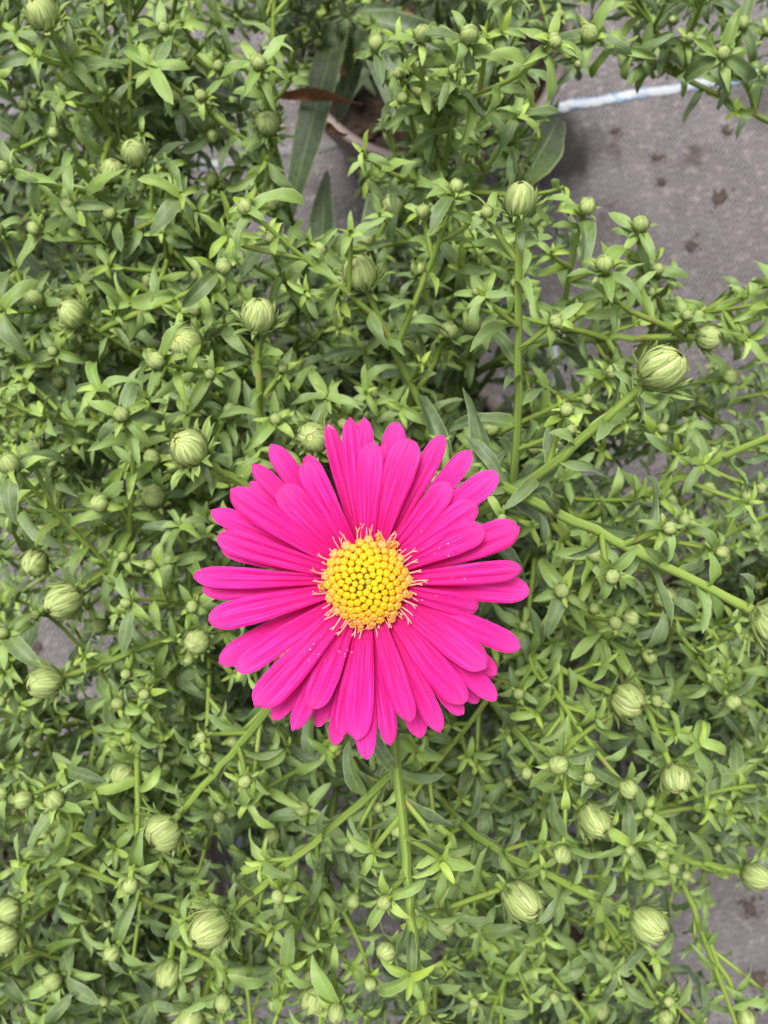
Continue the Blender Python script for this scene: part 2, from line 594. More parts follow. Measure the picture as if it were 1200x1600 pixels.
stripe([(870, 169), (885, 166), (1205, 114), (2200, -50)], 0.0046, 0.35)
stripe([(-900, 460), (400, 246), (848, 172)], 0.0040, 1.0)
stripe([(-900, 1080), (65, 938), (173, 920), (1172, 803), (2200, 690)], 0.0040, 1.0)
stripe([(-900, 1500), (410, 1410), (900, 1368), (1200, 1345), (2200, 1280)], 0.0042, 1.0)
stripe([(866, 545), (872, 615)], 0.0034, 0.4)
stripe([(368, 1290), (378, 1345), (405, 1490)], 0.0046, 0.4)
stripe([(126, 60), (137, 200)], 0.0036, 0.5)

# ---------------------------------------------------------------- pots and soil
PR, PH = 0.056, 0.100
PLANTS = [  # centre (x, y), key
    ('centre', 0.000, 0.006),
    ('top', 0.0172, 0.190),
    ('left', -0.140, 0.078),
    ('lowleft', -0.120, -0.156),
    ('bottom', 0.066, -0.212),
    ('right', 0.150, -0.060),
    ('farright', 0.236, 0.120),
]
POT_LABEL = {
    'centre': 'taupe plastic pot hidden under the magenta flower',
    'top': 'round taupe plastic pot with rim showing beside the bright white stripe and dry brown leaves',
    'left': 'taupe plastic pot under the densest foliage, away from the bare mat',
    'lowleft': 'taupe plastic pot showing dark brown soil between paired round buds',
    'bottom': 'taupe plastic pot with black soil beyond the downward-hanging stem',
    'right': 'taupe plastic pot below the largest ribbed green bud',
    'farright': 'taupe plastic pot past the bare stretch of mat',
}


def lathe(prof, ns):
    V, UV = [], []
    for i, (r, z) in enumerate(prof):
        for j in range(ns):
            t = 2 * math.pi * j / ns
            V.append((r * math.cos(t), r * math.sin(t), z))
            UV.append((j / ns, i / len(prof)))
    return np.array(V), grid_faces(len(prof), ns, True), np.array(UV)


pot_meshes = None
SOILZ = 0.082
for key, cx, cy in PLANTS:
    root = empty('plant_pot', (cx, cy, 0.0006))
    tag(root, POT_LABEL[key], 'pot', 'pots standing on the weed mat')
    if pot_meshes is None:
        ac = Acc()
        v, f, uv = lathe([(0.001, 0.0), (0.0385, 0.0), (0.040, 0.002), (PR - 0.0025, PH - 0.014), (PR - 0.0040, PH - 0.014), (0.0385, 0.004), (0.001, 0.004)], 48)
        ac.add(v, f[:, ::-1], uv, (0, 0, 0, 1))
        m1 = ac.mesh('wall', M_POT)
        ac = Acc()
        v, f, uv = lathe([(PR - 0.0023, PH - 0.0145), (PR + 0.0002, PH - 0.0145), (PR + 0.001, PH - 0.002), (PR + 0.0004, PH - 0.0004), (PR - 0.001, PH),
                          (PR - 0.0028, PH - 0.0006), (PR - 0.0036, PH - 0.0025), (PR - 0.0042, PH - 0.0145), (PR - 0.0023, PH - 0.0146)], 64)
        ac.add(v, f[:, ::-1], uv, (0, 0, 0, 1))
        m2 = ac.mesh('rim', M_POT)
        pot_meshes = (m1, m2)
    for nm, me in zip(('wall', 'rim'), pot_meshes):
        o = bpy.data.objects.new(nm, me)
        COL.objects.link(o)
        o.parent = root
    ac = Acc()
    V, UV = [], []
    nr, na = 16, 48
    for i in range(nr):
        r = 0.0002 + (PR - 0.0055) * i / (nr - 1)
        for j in range(na):
            t = 2 * math.pi * j / na
            V.append((r * math.cos(t), r * math.sin(t), SOILZ + (rng.normal(0, 0.0018) if 0 < i < nr - 1 else 0)))
            UV.append((i / nr, j / na))
    for j in range(na): V.append((V[(nr - 1) * na + j][0] * 0.93, V[(nr - 1) * na + j][1] * 0.93, SOILZ - 0.02)); UV.append((1, j / na))
    ac.add(np.array(V), grid_faces(nr + 1, na, True), np.array(UV), (0, 0, 0, 1))
    for k in range(160):   # bark crumbs
        r, t = (PR - 0.009) * math.sqrt(random.random()), random.random() * 6.28
        s = random.uniform(0.001, 0.0035)
        q = rng.normal(0, 1, (8, 3)) * 0.15 * s + np.array([(x, y, z) for x in (-1, 1) for y in (-1, 1) for z in (-1, 1)]) * s * np.array([1, 0.5, 0.4])
        ca, sa = math.cos(t * 3), math.sin(t * 3)
        q = q @ np.array([[ca, -sa, 0], [sa, ca, 0], [0, 0, 1]])
        q += (r * math.cos(t), r * math.sin(t), SOILZ + 0.001)
        ff = np.array([(0, 1, 3, 2), (4, 6, 7, 5), (0, 4, 5, 1), (2, 3, 7, 6), (0, 2, 6, 4), (1, 5, 7, 3)])
        ac.add(q, ff, np.zeros((8, 2)), (0, 0, 0, 1))
    so = ac.build('potting_soil', M_SOIL)
    so.location = (cx, cy, 0.0006)
    tag(so, 'dark crumbly potting soil filling the ' + POT_LABEL[key].replace('round ', '').split(' with')[0].split(' showing')[0], 'soil', kind='stuff')

# ---------------------------------------------------------------- leaf library
LEAF_V, LEAF_UV, LEAF_F = [], [], None
NU, NV = 8, 5
for k in range(14):
    bend = R(random.choice([20, 35, 50, 70, 90, 115]) + random.uniform(-10, 10))
    pw = random.uniform(1.0, 1.7)
    b = (lambda B, P: (lambda u: -B * u ** P))(bend, pw)
    v, uv = sheet_template(NU, NV, leafprof(random.uniform(0.75, 1.1), random.uniform(0.3, 0.5)), b, random.choice([0.08, 0.06, 0.04, -0.03]), random.uniform(-0.6, 0.6), 0.04, 0, random.random() * 6)
    LEAF_V.append(v); LEAF_UV.append(uv)
LEAF_F = grid_faces(NU, NV)
# narrow strap leaves of the lower stems, long and gently arched
LONG_V = []
for k in range(6):
    v, uv = sheet_template(NU, NV, leafprof(random.uniform(0.8, 1.1), 0.35), (lambda B: (lambda u: -B * u ** 1.3))(R(random.uniform(15, 60))), random.uniform(0.01, 0.04), random.uniform(-0.6, 0.6), 0.02, 0, random.random() * 6)
    LONG_V.append(v)
ALL_V = LEAF_V + LONG_V
ALL_UV = LEAF_UV + [LEAF_UV[0]] * len(LONG_V)
NSHORT = len(LEAF_V)
_leaf_mesh = {}


def leaf_mesh(tid, age, rnd):
    key = (tid, round(age * 5) / 5, round(rnd * 3) / 3)
    if key not in _leaf_mesh:
        ac = Acc()
        ac.add(ALL_V[tid], LEAF_F, ALL_UV[tid], (key[1], key[2], 0, 1))
        _leaf_mesh[key] = ac.mesh('leaf', M_LEAF)
    return _leaf_mesh[key]


# ---------------------------------------------------------------- where foliage may be (open mat in the photograph)
OPEN = [
    [(850, 195), (905, 178), (1010, 200), (1205, 190), (1205, 415), (1085, 440), (1075, 375), (1040, 325), (930, 320), (850, 268)],
    [(885, 135), (1000, 128), (1000, 180), (885, 200)],
    [(55, 965), (90, 970), (115, 1010), (85, 1050), (50, 1010)],
    [(1110, 1380), (1220, 1380), (1220, 1500), (1130, 1470)],
    [(460, 215), (505, 215), (505, 340), (460, 340)],
    [(770, 545), (790, 545), (790, 640), (720, 640), (730, 590)],
    [(960, 520), (1030, 500), (1080, 560), (1060, 600), (990, 560)],
]


def inside(x, y, poly):
    c = False
    j = len(poly) - 1
    for i in range(len(poly)):
        xi, yi = poly[i]; xj, yj = poly[j]
        if (yi > y) != (yj > y) and x < (xj - xi) * (y - yi) / (yj - yi) + xi: c = not c
        j = i
    return c


# here the photograph looks down past the shoots to the pot rim: no tall shoots
LOW = [(455, 90), (560, 80), (580, 180), (530, 330), (455, 330)]


def too_tall(p):
    return p[2] > 0.215 and inside(*proj(p), LOW)


def is_open(p):
    x, y = proj(p)
    return any(inside(x, y, q) for q in OPEN)


# ---------------------------------------------------------------- plants: lists filled first, objects made after
class Plant:
    def __init__(s, key, cx, cy):
        s.key, s.base = key, np.array([cx, cy, SOILZ])
        s.stems = []      # dict(path, rad, main)
        s.leaves = []     # (M, tid, age, rnd, stem index)
        s.buds = []       # (pos, axis, diameter, big, spin)


PL = [Plant(*k) for k in PLANTS]
MAIN_PTS = []             # (pos, plant index, stem index)


def add_leaf(P, si, pos, d, n, L, W, age, long=False):
    tip = pos + d * L * 0.8
    if is_open(pos + d * L * 0.55) or is_open(tip) or (too_tall(tip) and random.random() < 0.8): return
    tid = random.randrange(NSHORT, len(ALL_V)) if long else random.randrange(NSHORT)
    P.leaves.append((frame(pos, d, n, L, W), tid, float(np.clip(age, 0, 1)), random.random(), si))


def rosette(P, si, pos, axis, n, L, age, up=0.35):
    ref = nrm(np.cross(axis, [0.3, 0.9, 0.2]))
    ref2 = np.cross(axis, ref)
    ph = random.random() * 6.28
    for k in range(n):
        t = ph + k * 2.39996 + random.uniform(-0.25, 0.25)
        r = ref * math.cos(t) + ref2 * math.sin(t)
        el = up + 0.45 - 0.13 * k + random.uniform(-0.2, 0.25)
        d = r * math.cos(el) + axis * math.sin(el)
        nn = axis * math.cos(el) - r * math.sin(el)
        l = L * (0.56 + 0.14 * k) * random.uniform(0.78, 1.18)
        add_leaf(P, si, pos - axis * random.uniform(0, 0.002), d, nn, l, l * random.uniform(0.21, 0.28), age + 0.05 * k + random.uniform(-0.12, 0.06))


def leaves_along(P, si, path, start, spacing, Lf, agef, elf=0.7, mini=0.0):
    """leaves spiral along a stem; distances measured back from the tip"""
    seg = np.concatenate([[0], np.cumsum(np.linalg.norm(np.diff(path, axis=0), axis=1))])
    tot = seg[-1]
    tan = np.gradient(path, axis=0)
    s = start
    ph = random.random() * 6.28
    while s < tot * 0.93:
        q = tot - s
        pos = np.array([np.interp(q, seg, path[:, k]) for k in range(3)])
        t = nrm([np.interp(q, seg, tan[:, k]) for k in range(3)])
        ref = nrm(np.cross(t, [0.31, 0.9, 0.22]))
        ref2 = np.cross(t, ref)
        ph += 2.39996 + random.uniform(-0.3, 0.3)
        r = ref * math.cos(ph) + ref2 * math.sin(ph)
        el = elf + random.uniform(-0.25, 0.3)
        d = r * math.cos(el) + t * math.sin(el)
        # leaves turn their faces to the light
        nn = t * math.cos(el) - r * math.sin(el) + np.array([0, 0, 0.35])
        L = Lf(s) * random.uniform(0.58, 1.18)
        long = L > 0.021
        W = (0.0009 + 0.105 * L) * random.uniform(0.85, 1.15)
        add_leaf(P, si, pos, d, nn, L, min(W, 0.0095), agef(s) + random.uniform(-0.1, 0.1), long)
        if random.random() < mini and 0.008 < s < 0.10:
            side_shoot(P, si, pos, nrm(r * 0.8 + t * 0.7 + np.array([0, 0, 0.25])), random.uniform(0.004, 0.013))
        s += spacing(s) * random.uniform(0.7, 1.3)


def side_shoot(P, si, pos, d, L):
    end = pos + d * L + np.array([0, 0, L * 0.3])
    if is_open(end): return
    path = bezier(pos, pos + d * L * 0.4, end - np.array([0, 0, L * 0.3]), end, 5)
    P.stems.append(dict(path=path, r0=0.00055, r1=0.00042, main=False, age=0.1))
    k = len(P.stems) - 1
    ax = nrm(path[-1] - path[-2])
    rosette(P, k, end, ax, random.randint(4, 6), random.uniform(0.0042, 0.0065), 0.05, 0.6)
    if random.random() < 0.45:
        P.buds.append((end + ax * 0.0008, ax, random.uniform(0.0018, 0.0027), False))


def main_stem(T, hint=None, pi=None, bud=None, mini=0.35, tdir=None):
    """T tip position; hint a lower point the stem passes; bud = diameter"""
    if pi is None:
        costs = [np.linalg.norm(T[:2] - p.base[:2]) - (0.045 if p.key == 'centre' else 0) for p in PL]
        pi = int(np.argmin(costs))
    P = PL[pi]
    ang = math.atan2(T[1] - P.base[1], T[0] - P.base[0]) + random.uniform(-0.5, 0.5)
    rr = random.uniform(0.004, 0.022)
    B = P.base + np.array([rr * math.cos(ang), rr * math.sin(ang), -0.006])
    out = np.array([T[0] - B[0], T[1] - B[1], 0])
    if hint is not None:
        H = hint
        td = nrm(T - H)
        l2 = np.linalg.norm(T - H)
        l1 = np.linalg.norm(H - B)
        p1 = bezier(B, B + np.array([0, 0, 0.35 * l1]) + out * 0.15, H - td * min(0.35 * l1, 0.05), H, 16)
        mid = (H + T) / 2 + np.array([0, 0, -0.04 * l2])
        p2 = bezier(H, H + td * l2 * 0.33, T - nrm(T - mid) * l2 * 0.33, T, 9)
        path = np.concatenate([p1, p2[1:]])
    else:
        l = np.linalg.norm(T - B)
        td = nrm(nrm(T - B) + np.array([0, 0, 0.5]) + 0.25 * rng.normal(0, 1, 3)) if tdir is None else nrm(tdir)
        path = bezier(B, B + np.array([0, 0, 0.35 * l]) + out * 0.3, T - td * 0.3 * l, T, 22)
    path[3:-2] += rng.normal(0, 0.00018, path[3:-2].shape)
    for q in path[4:]:
        if T[2] < 0.30 and hint is None and (is_open(q) or too_tall(q)): return None
    P.stems.append(dict(path=path, r0=0.0013, r1=0.00058, main=True, age=0.4))
    si = len(P.stems) - 1
    ax = nrm(path[-1] - path[-2])
    for q in path[5:-1]: MAIN_PTS.append((q, pi, si))
    if bud:
        d = bud
        if d > 0.0045:
            P.buds.append((T + ax * d * 0.42, ax, d, True))
            rosette(P, si, T - ax * 0.0012, ax, 5, 0.0052, 0.22, 0.15)
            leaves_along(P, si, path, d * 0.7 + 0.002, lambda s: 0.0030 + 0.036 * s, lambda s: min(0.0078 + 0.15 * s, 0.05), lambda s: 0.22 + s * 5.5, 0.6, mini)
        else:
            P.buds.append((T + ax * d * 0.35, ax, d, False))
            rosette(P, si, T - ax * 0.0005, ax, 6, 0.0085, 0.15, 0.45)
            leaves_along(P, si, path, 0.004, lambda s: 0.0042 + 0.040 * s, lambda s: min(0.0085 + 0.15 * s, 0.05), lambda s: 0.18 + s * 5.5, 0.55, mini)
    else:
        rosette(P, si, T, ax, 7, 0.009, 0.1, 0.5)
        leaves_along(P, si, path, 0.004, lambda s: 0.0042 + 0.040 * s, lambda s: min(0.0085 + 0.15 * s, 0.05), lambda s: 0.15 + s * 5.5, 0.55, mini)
    return pi, si


def depth_of(d):
    D = 0.0070 if d >= 55 else 0.0062 if d >= 44 else 0.0054 if d >= 34 else 0.0044 if d >= 27 else 0.0031
    return float(np.clip(FPX * D / d, 0.128, 0.30)), None


# buds read from the photograph: x, y, diameter in pixels, and a lower point of the stem where it shows
HERO = [
    (1012, 596, 75, (880, 712)), (571, 447, 56, (662, 645)), (404, 516, 60, (404, 650)), (301, 542, 56, None),
    (313, 712, 65, (400, 770)), (812, 335, 52, (806, 690)), (1178, 955, 82, (900, 812)), (350, 1432, 65, (560, 1258)), (1235, 668, 60, (935, 802)),
    (272, 1282, 60, (385, 1150)), (795, 1393, 58, (640, 1290)), (990, 1433, 60, (800, 1342)), (960, 1085, 56, (825, 1022)),
    (1048, 1197, 50, (1000, 1080)), (915, 1265, 52, (840, 1180)), (118, 925, 55, (255, 826)), (90, 1060, 52, (200, 1022)),
    (60, 865, 47, (95, 770)), (36, 1093, 36, (160, 1112)), (130, 500, 48, (330, 618)), (186, 535, 44, None),
    (75, 40, 50, None), (475, 62, 46, None), (665, 155, 40, (690, 300)), (420, 200, 40, None), (205, 138, 34, (235, 230)),
    (173, 283, 40, (155, 390)), (215, 250, 42, None), (268, 348, 36, (310, 460)), (623, 332, 36, (700, 420)),
    (572, 380, 34, None), (805, 283, 34, (805, 420)), (870, 465, 42, None), (1090, 528, 42, (930, 528)),
    (1058, 490, 30, (990, 560)), (762, 672, 33, (700, 720)), (842, 770, 45, None), (833, 700, 29, None), (248, 777, 40, None),
    (310, 995, 42, None), (240, 715, 33, None), (697, 525, 33, (650, 620)), (467, 462, 36, (455, 610)), (494, 682, 50, None),
    (200, 1195, 42, (270, 1060)), (492, 1543, 45, (515, 1320)), (664, 1598, 80, (632, 1340)), (215, 1255, 36, None),
    (205, 1288, 36, None), (30, 1410, 42, None), (22, 1458, 42, None), (90, 1550, 36, (150, 1540)), (265, 1505, 40, (280, 1400)),
    (305, 1580, 45, None), (1165, 1365, 42, (1060, 1340)), (1160, 1580, 32, (1075, 1400)), (1035, 1580, 32, (970, 1480)),
    (935, 1560, 36, (940, 1440)), (890, 1500, 35, (840, 1470)), (825, 1465, 30, (790, 1440)), (1030, 930, 38, None),
    (700, 1000 + 320, 28, None), (1000, 85, 30, (1205, 190)), (595, 1000, 30, None), (1145, 1100, 34, (1000, 1040)), (430, 1300, 28, None),
]
for x, y, d, h in HERO:
    if 330 < x < 800 and 700 < y < 1150 and d < 40: continue
    dep, _ = depth_of(d)
    if (x, y) == (812, 335): dep = 0.152
    T = at(x, y, dep)
    H = None
    if h is not None:
        lat = math.hypot(h[0] - x, h[1] - y) / FPX * dep
        H = at(h[0], h[1], dep + max(0.012, lat * 0.75))
    pi = None
    if (x, y) == (1000, 85): pi = 6
    main_stem(T, H, pi, {True: 0.0070, False: 0.0062 if (x, y) != (812, 335) else 0.0054}[d >= 55] if d >= 44 else (0.0054 if d >= 34 else 0.0042), mini=0.45)

# smaller rosettes with a tiny bud in the middle
SMALL = [(66, 695), (192, 650), (250, 565), (358, 645), (372, 697), (505, 390), (655, 425), (710, 300), (590, 75), (405, 103), (278, 155), (330, 212),
         (78, 210), (30, 245), (60, 360), (10, 265), (930, 178), (925, 55), (1070, 185), (1130, 85), (860, 70), (775, 130), (1000, 355), (1035, 340),
         (1065, 350), (945, 420), (980, 450), (950, 585), (1160, 40), (1135, 590), (875, 1190), (850, 1140), (975, 1225), (1010, 1020), (1140, 1090), (1045, 1325),
         (880, 1325), (150, 1355), (205, 1375), (90, 1255), (45, 1245), (10, 1240), (340, 1275), (225, 1310), (265, 1345), (625, 1290), (475, 1268), (750, 1320),
         (525, 1575), (162, 975), (925, 865), (1010, 840), (977, 965), (880, 925), (915, 330), (455, 660), (160, 780), (1180, 430), (555, 1400), (700, 1440),
         (610, 1480), (430, 1560), (350, 1560), (180, 1480), (100, 1340), (320, 1180), (400, 1150), (740, 1180), (760, 1260), (1100, 770), (1180, 760), (1120, 860),
         (20, 560), (100, 600), (20, 730), (120, 720), (330, 290), (390, 330), (110, 320), (240, 440), (345, 420), (60, 470), (730, 60), (660, 60)]
small_tips = [(x, y, random.uniform(0.165, 0.225)) for x, y in SMALL]

# more plants around: their own main stems
for k, P in enumerate(PL):
    for j in range(5 if k == 0 else 6 if k == 6 else 9 if k == 1 else 14):
        for tr in range(12):
            t = random.random() * 6.28
            r = 0.095 * math.sqrt(random.random())
            T = np.array([P.base[0] + r * math.cos(t), P.base[1] + r * math.sin(t), random.uniform(0.19, 0.265)])
            if is_open(T) or too_tall(T): continue
            if main_stem(T, None, k, random.choice([None, None, 0.0042, 0.0054]), mini=0.3): break


MP = np.array([m[0] for m in MAIN_PTS])


def branch(x, y, dep, kind):
    T = at(x, y, dep)
    if is_open(T) or too_tall(T): return
    dz = T[2] - MP[:, 2]
    hd = np.linalg.norm(T[:2] - MP[:, :2], axis=1)
    dist = np.hypot(dz, hd)
    cost = np.abs(dist - 0.038) * 0.8 + dist * 0.35 + np.where(dz < 0.012, 1.0, 0) + np.where(hd > dz * 1.2 + 0.006, 0.5, 0)
    i = int(np.argmin(cost + rng.random(len(MP)) * 0.012))
    if cost[i] > 0.09:
        main_stem(T, None, None, 0.0032 if kind == 0 else None, 0.2)
        return
    q, pi, si = MAIN_PTS[i]
    P = PL[pi]
    l = np.linalg.norm(T - q)
    ow = np.array([*(T[:2] - P.base[:2]), 0]); ow = ow / (np.linalg.norm(ow) + 0.03)
    td = nrm(nrm(T - q) + np.array([0, 0, 0.5]) + 0.45 * ow + 0.22 * rng.normal(0, 1, 3))
    path = bezier(q, q + nrm(nrm(T - q) + np.array([0, 0, 0.1])) * l * 0.4, T - td * l * 0.35, T, 10)
    for p_ in path[2:]:
        if is_open(p_): return
    P.stems.append(dict(path=path, r0=0.00070, r1=0.00042, main=False, age=0.12))
    k = len(P.stems) - 1
    ax = nrm(path[-1] - path[-2])
    if kind == 0: P.buds.append((T + ax * 0.0012, ax, random.uniform(0.0027, 0.0040), False))
    elif random.random() < 0.45: P.buds.append((T + ax * 0.0008, ax, random.uniform(0.0018, 0.0030), False))
    rosette(P, k, T, ax, random.randint(5, 7), random.uniform(0.0062, 0.0090), 0.10 + max(0, dep - 0.19) * 5.5, 0.4)  # deeper shoots get darker leaf colour: understorey shade painted in through age
    age_shade = 0.16 + max(0, dep - 0.18) * 5.5  # leaf age plus painted shade that grows with depth
    leaves_along(P, k, path, 0.0035, lambda s: 0.0033, lambda s: min(0.0078 + 0.08 * s, 0.015), lambda s: age_shade + s * 3, 0.5, 0.25)


for x, y, dep in small_tips: branch(x, y, dep, 0)


def poisson(spacing, tries, margin, prior):
    pts = list(prior)
    res = []
    for _ in range(tries):
        x, y = random.uniform(-margin, 1200 + margin), random.uniform(-margin, 1600 + margin)
        if all((x - a_) ** 2 + (y - b_) ** 2 > spacing ** 2 for a_, b_ in pts):
            pts.append((x, y)); res.append((x, y))
    return res


def sparse(x, y):
    """share of the filler shoots kept, following the photograph's thin and thick patches"""
    if 440 < x < 700 and y < 340: return 0.5
    if x > 830 and y < 330: return 0.28
    if x > 1000 and y < 720: return 0.8
    if x > 860 and y < 720: return 0.6
    if x > 380 and x < 800 and 260 < y < 420: return 0.75
    if x > 1000 and y > 1300: return 0.6
    if x < 150 and 900 < y < 1220: return 0.9
    if 380 < x < 620 and y > 1330: return 0.65
    return 1.0


prior = [(h[0], h[1]) for h in HERO] + SMALL
for x, y in poisson(48, 9000, 90, prior):
    if random.random() < sparse(x, y) and not (380 < x < 770 and 730 < y < 1110): branch(x, y, random.uniform(0.185, 0.25), 1)
for x, y in poisson(56, 9000, 70, []):
    if random.random() < sparse(x, y) and not (400 < x < 740 and 750 < y < 1080): branch(x, y, random.uniform(0.25, 0.33), 1)

# long strap leaves of the lower stems, seen dim between the shoots
LONG = [(470, 130, 448, 350, .29), (720, 110, 742, -10, .27), (835, 20, 755, 115, .28), (630, 45, 725, 70, .30), (985, 695, 1145, 608, .28), (945, 850, 1015, 965, .25),
        (880, 1125, 1005, 1275, .26), (745, 1195, 635, 1235, .25), (628, 1165, 640, 1300, .25), (560, 1255, 625, 1195, .25), (375, 1265, 490, 1325, .29), (955, 1372, 1060, 1375, .27),
        (1000, 1350, 1065, 1305, .28), (1105, 1310, 1142, 1235, .29), (55, 555, 135, 605, .27), (105, 645, 35, 575, .28), (185, 555, 115, 615, .26), (310, 1535, 405, 1500, .27),
        (-10, 1560, 75, 1530, .30), (235, 600, 340, 645, .24), (515, 275, 645, 185, .30), (470, 245, 535, 185, .31), (540, 320, 500, 240, .30), (585, 330, 590, 230, .29),
        (330, 60, 240, 100, .21), (345, 150, 395, 115, .22), (900, 700, 1000, 640, .30), (1060, 560, 1010, 520, .27), (40, 820, -10, 840, .30), (760, 600, 690, 600, .29),
        (850, 200, 905, 150, .29), (110, 130, 60, 230, .29), (690, 1480, 730, 1530, .24), (440, 1330, 400, 1420, .29), (1120, 960, 1180, 1000, .28), (860, 1380, 900, 1450, .29),
        (300, 1050, 380, 1090, .26), (150, 1180, 60, 1160, .29), (880, 1010, 830, 1100, .27), (230, 60, 170, 20, .28), (300, 330, 380, 300, .28), (130, 420, 60, 440, .27)]
for x0, y0, x1, y1, dep in LONG:
    tip = at(x1, y1, dep)
    pd = np.array([math.hypot(*(np.array(proj(q)) - (x0, y0))) for q in MP])
    i = int(np.argmin(pd + np.abs(MP[:, 2] - (CAMZ - dep - 0.006)) * 3000))
    q, pi, si = MAIN_PTS[i]
    L = np.linalg.norm(tip - q)
    if L > 0.07: q = tip + (q - tip) * 0.07 / L; L = 0.07
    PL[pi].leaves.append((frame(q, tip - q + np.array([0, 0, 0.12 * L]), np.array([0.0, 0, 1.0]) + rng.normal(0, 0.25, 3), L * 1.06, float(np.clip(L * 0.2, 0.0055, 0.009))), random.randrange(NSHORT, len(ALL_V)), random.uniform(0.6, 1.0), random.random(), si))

# ---------------------------------------------------------------- bud library
def ovoid(th):
    """profile at polar angle th from the base: radius, z (unit radius)"""
    r = math.sin(th) ** 0.85 if 0 < th < math.pi else 0.0
    z = -math.cos(th) * (0.92 if th < math.pi / 2 else 0.98)
    return r, z


def bract_patch(t0, t1, width, lift0, lift1, swirl, nu=8, nv=3, flare=0.0):
    V, UV = [], []
    for i in range(nu):
        u = i / (nu - 1)
        th = t0 + (t1 - t0) * u
        r, z = ovoid(th)
        w_ = width * (min(1, 0.55 + 1.3 * u) * max(0.0, 1 - u ** 2.6) ** 0.7 + 0.03)
        lift = lift0 + (lift1 - lift0) * u + flare * max(0, u - 0.45) ** 2
        nrx, nrz = math.sin(th), -math.cos(th)
        for j in range(nv):
            s = -1 + 2 * j / (nv - 1)
            a_ = (w_ * s) / max(r, 0.22) + swirl * u
            dr = lift + 0.045 * (1 - s * s)
            rr = r + nrx * dr
            zz = z + nrz * dr
            V.append((rr * math.cos(a_), rr * math.sin(a_), zz)); UV.append((u, s / 2 + 0.5))
    return np.array(V), np.array(UV)


def rot_z(t):
    c, s = math.cos(t), math.sin(t)
    return np.array([[c, -s, 0], [s, c, 0], [0, 0, 1.0]])


BUD_ROWS = [  # t0, t1 (deg from base), width, lift0, lift1, count, flare
    (80, 172, 0.21, 0.00, 0.05, 18, 0.12),
    (55, 142, 0.19, 0.04, 0.06, 15, 0.35),
    (28, 112, 0.18, 0.07, 0.09, 12, 0.9),
    (10, 88, 0.20, 0.10, 0.12, 9, 2.2),
]
PF = grid_faces(8, 3)


def sepal(k):
    v, uv = sheet_template(8, 3, lambda u: 0.15 * (1 - u ** 2.2) ** 0.8 + 0.01, (lambda E: (lambda u: R(12) + R(75) * u * (1 - u) + E * u * u))(R([45, 5, -50][k])), 0.1)
    v = v * np.array([1.5, 1.15, 1.5]) * (0.92 + 0.12 * k)
    v += np.array([0.62, 0, -0.78])
    return v, uv


def bud_core():
    V, UV = [], []
    for i in range(9):
        th = math.pi * (0.01 + 0.98 * i / 8)
        r, z = ovoid(th)
        for j in range(14):
            t = 2 * math.pi * j / 14
            V.append((0.985 * r * math.cos(t), 0.985 * r * math.sin(t), z * 0.985)); UV.append((i / 8, j / 14))
    return np.array(V), grid_faces(9, 14, True), np.array(UV)


ac = Acc(); v, f, uv = bud_core(); ac.add(v, f[:, ::-1], uv, (0, 0, 0, 1)); CORE_ME = ac.mesh('bud_core', M_BUDCORE)
# separate bract meshes for the large buds (shared), a few swirls each
BR_ME = {}
SW = 0.35
for ri, (t0, t1, wd, l0, l1, cnt, fl) in enumerate(BUD_ROWS):
    for vv in range(3):
        v, uv = bract_patch(R(t0), R(t1), wd * (0.9 + 0.12 * vv), l0 + 0.012 * vv, l1 + 0.02 * vv, SW + 0.08 * vv, flare=fl * (0.6 + 0.5 * vv))
        a = Acc(); a.add(v, PF[:, ::-1], uv, (ri / 3, vv / 2, 0, 1)); BR_ME[(ri, vv)] = a.mesh('bract', M_BRACT)
SEP_ME = []
for k in range(3):
    v, uv = sepal(k)
    a = Acc(); a.add(v, PF, uv, (0, 0.4 + 0.2 * k, 1, 1)); SEP_ME.append(a.mesh('sepal', M_BRACT))


def joined_bud(seed, small):
    r_ = random.Random(seed)
    a = Acc()
    v, f, uv = bud_core(); uv = uv.copy(); uv[:, 1] = 0.85; uv[:, 0] = 0.3
    a.add(v, f[:, ::-1], uv, (0.8, 0.4, 0, 1))
    rows = [BUD_ROWS[0], BUD_ROWS[2]] if small else BUD_ROWS
    for ri, (t0, t1, wd, l0, l1, cnt, fl) in enumerate(rows):
        c = max(6, int(cnt * (0.62 if small else 1)))
        for k in range(c):
            v, uv = bract_patch(R(t0), R(t1 + r_.uniform(-6, 4)), wd * (1.35 if small else 1), l0, l1, SW * r_.uniform(0.7, 1.3), nu=6 if small else 8, flare=fl * r_.uniform(0.3, 1.3))
            v = v @ rot_z(2 * math.pi * (k + 0.5 * (ri % 2)) / c + r_.uniform(-0.1, 0.1)).T
            a.add(v, (grid_faces(6, 3) if small else PF)[:, ::-1], uv, (ri / max(1, len(rows) - 1) * (0.5 if small else 1) + (0.5 if small else 0), r_.random(), 0, 1))
    if not small:
        for k in range(7):
            v, uv = sepal(r_.randrange(3))
            v = v @ rot_z(2 * math.pi * k / 7 + r_.uniform(-0.3, 0.3)).T
            a.add(v, PF, uv, (0, r_.random(), 1, 1))
    else:
        for k in range(5):
            v, uv = sepal(r_.randrange(3))
            v = v @ rot_z(2 * math.pi * k / 5 + r_.uniform(-0.4, 0.4)).T
            a.add(v * np.array([1.0, 1.0, 1.15]), PF, uv, (0, r_.random(), 1, 1))
    return a.mesh('bud', M_BRACT)


BUD_BIG = [joined_bud(s, False) for s in range(4)]
BUD_SMALL = [joined_bud(10 + s, True) for s in range(4)]

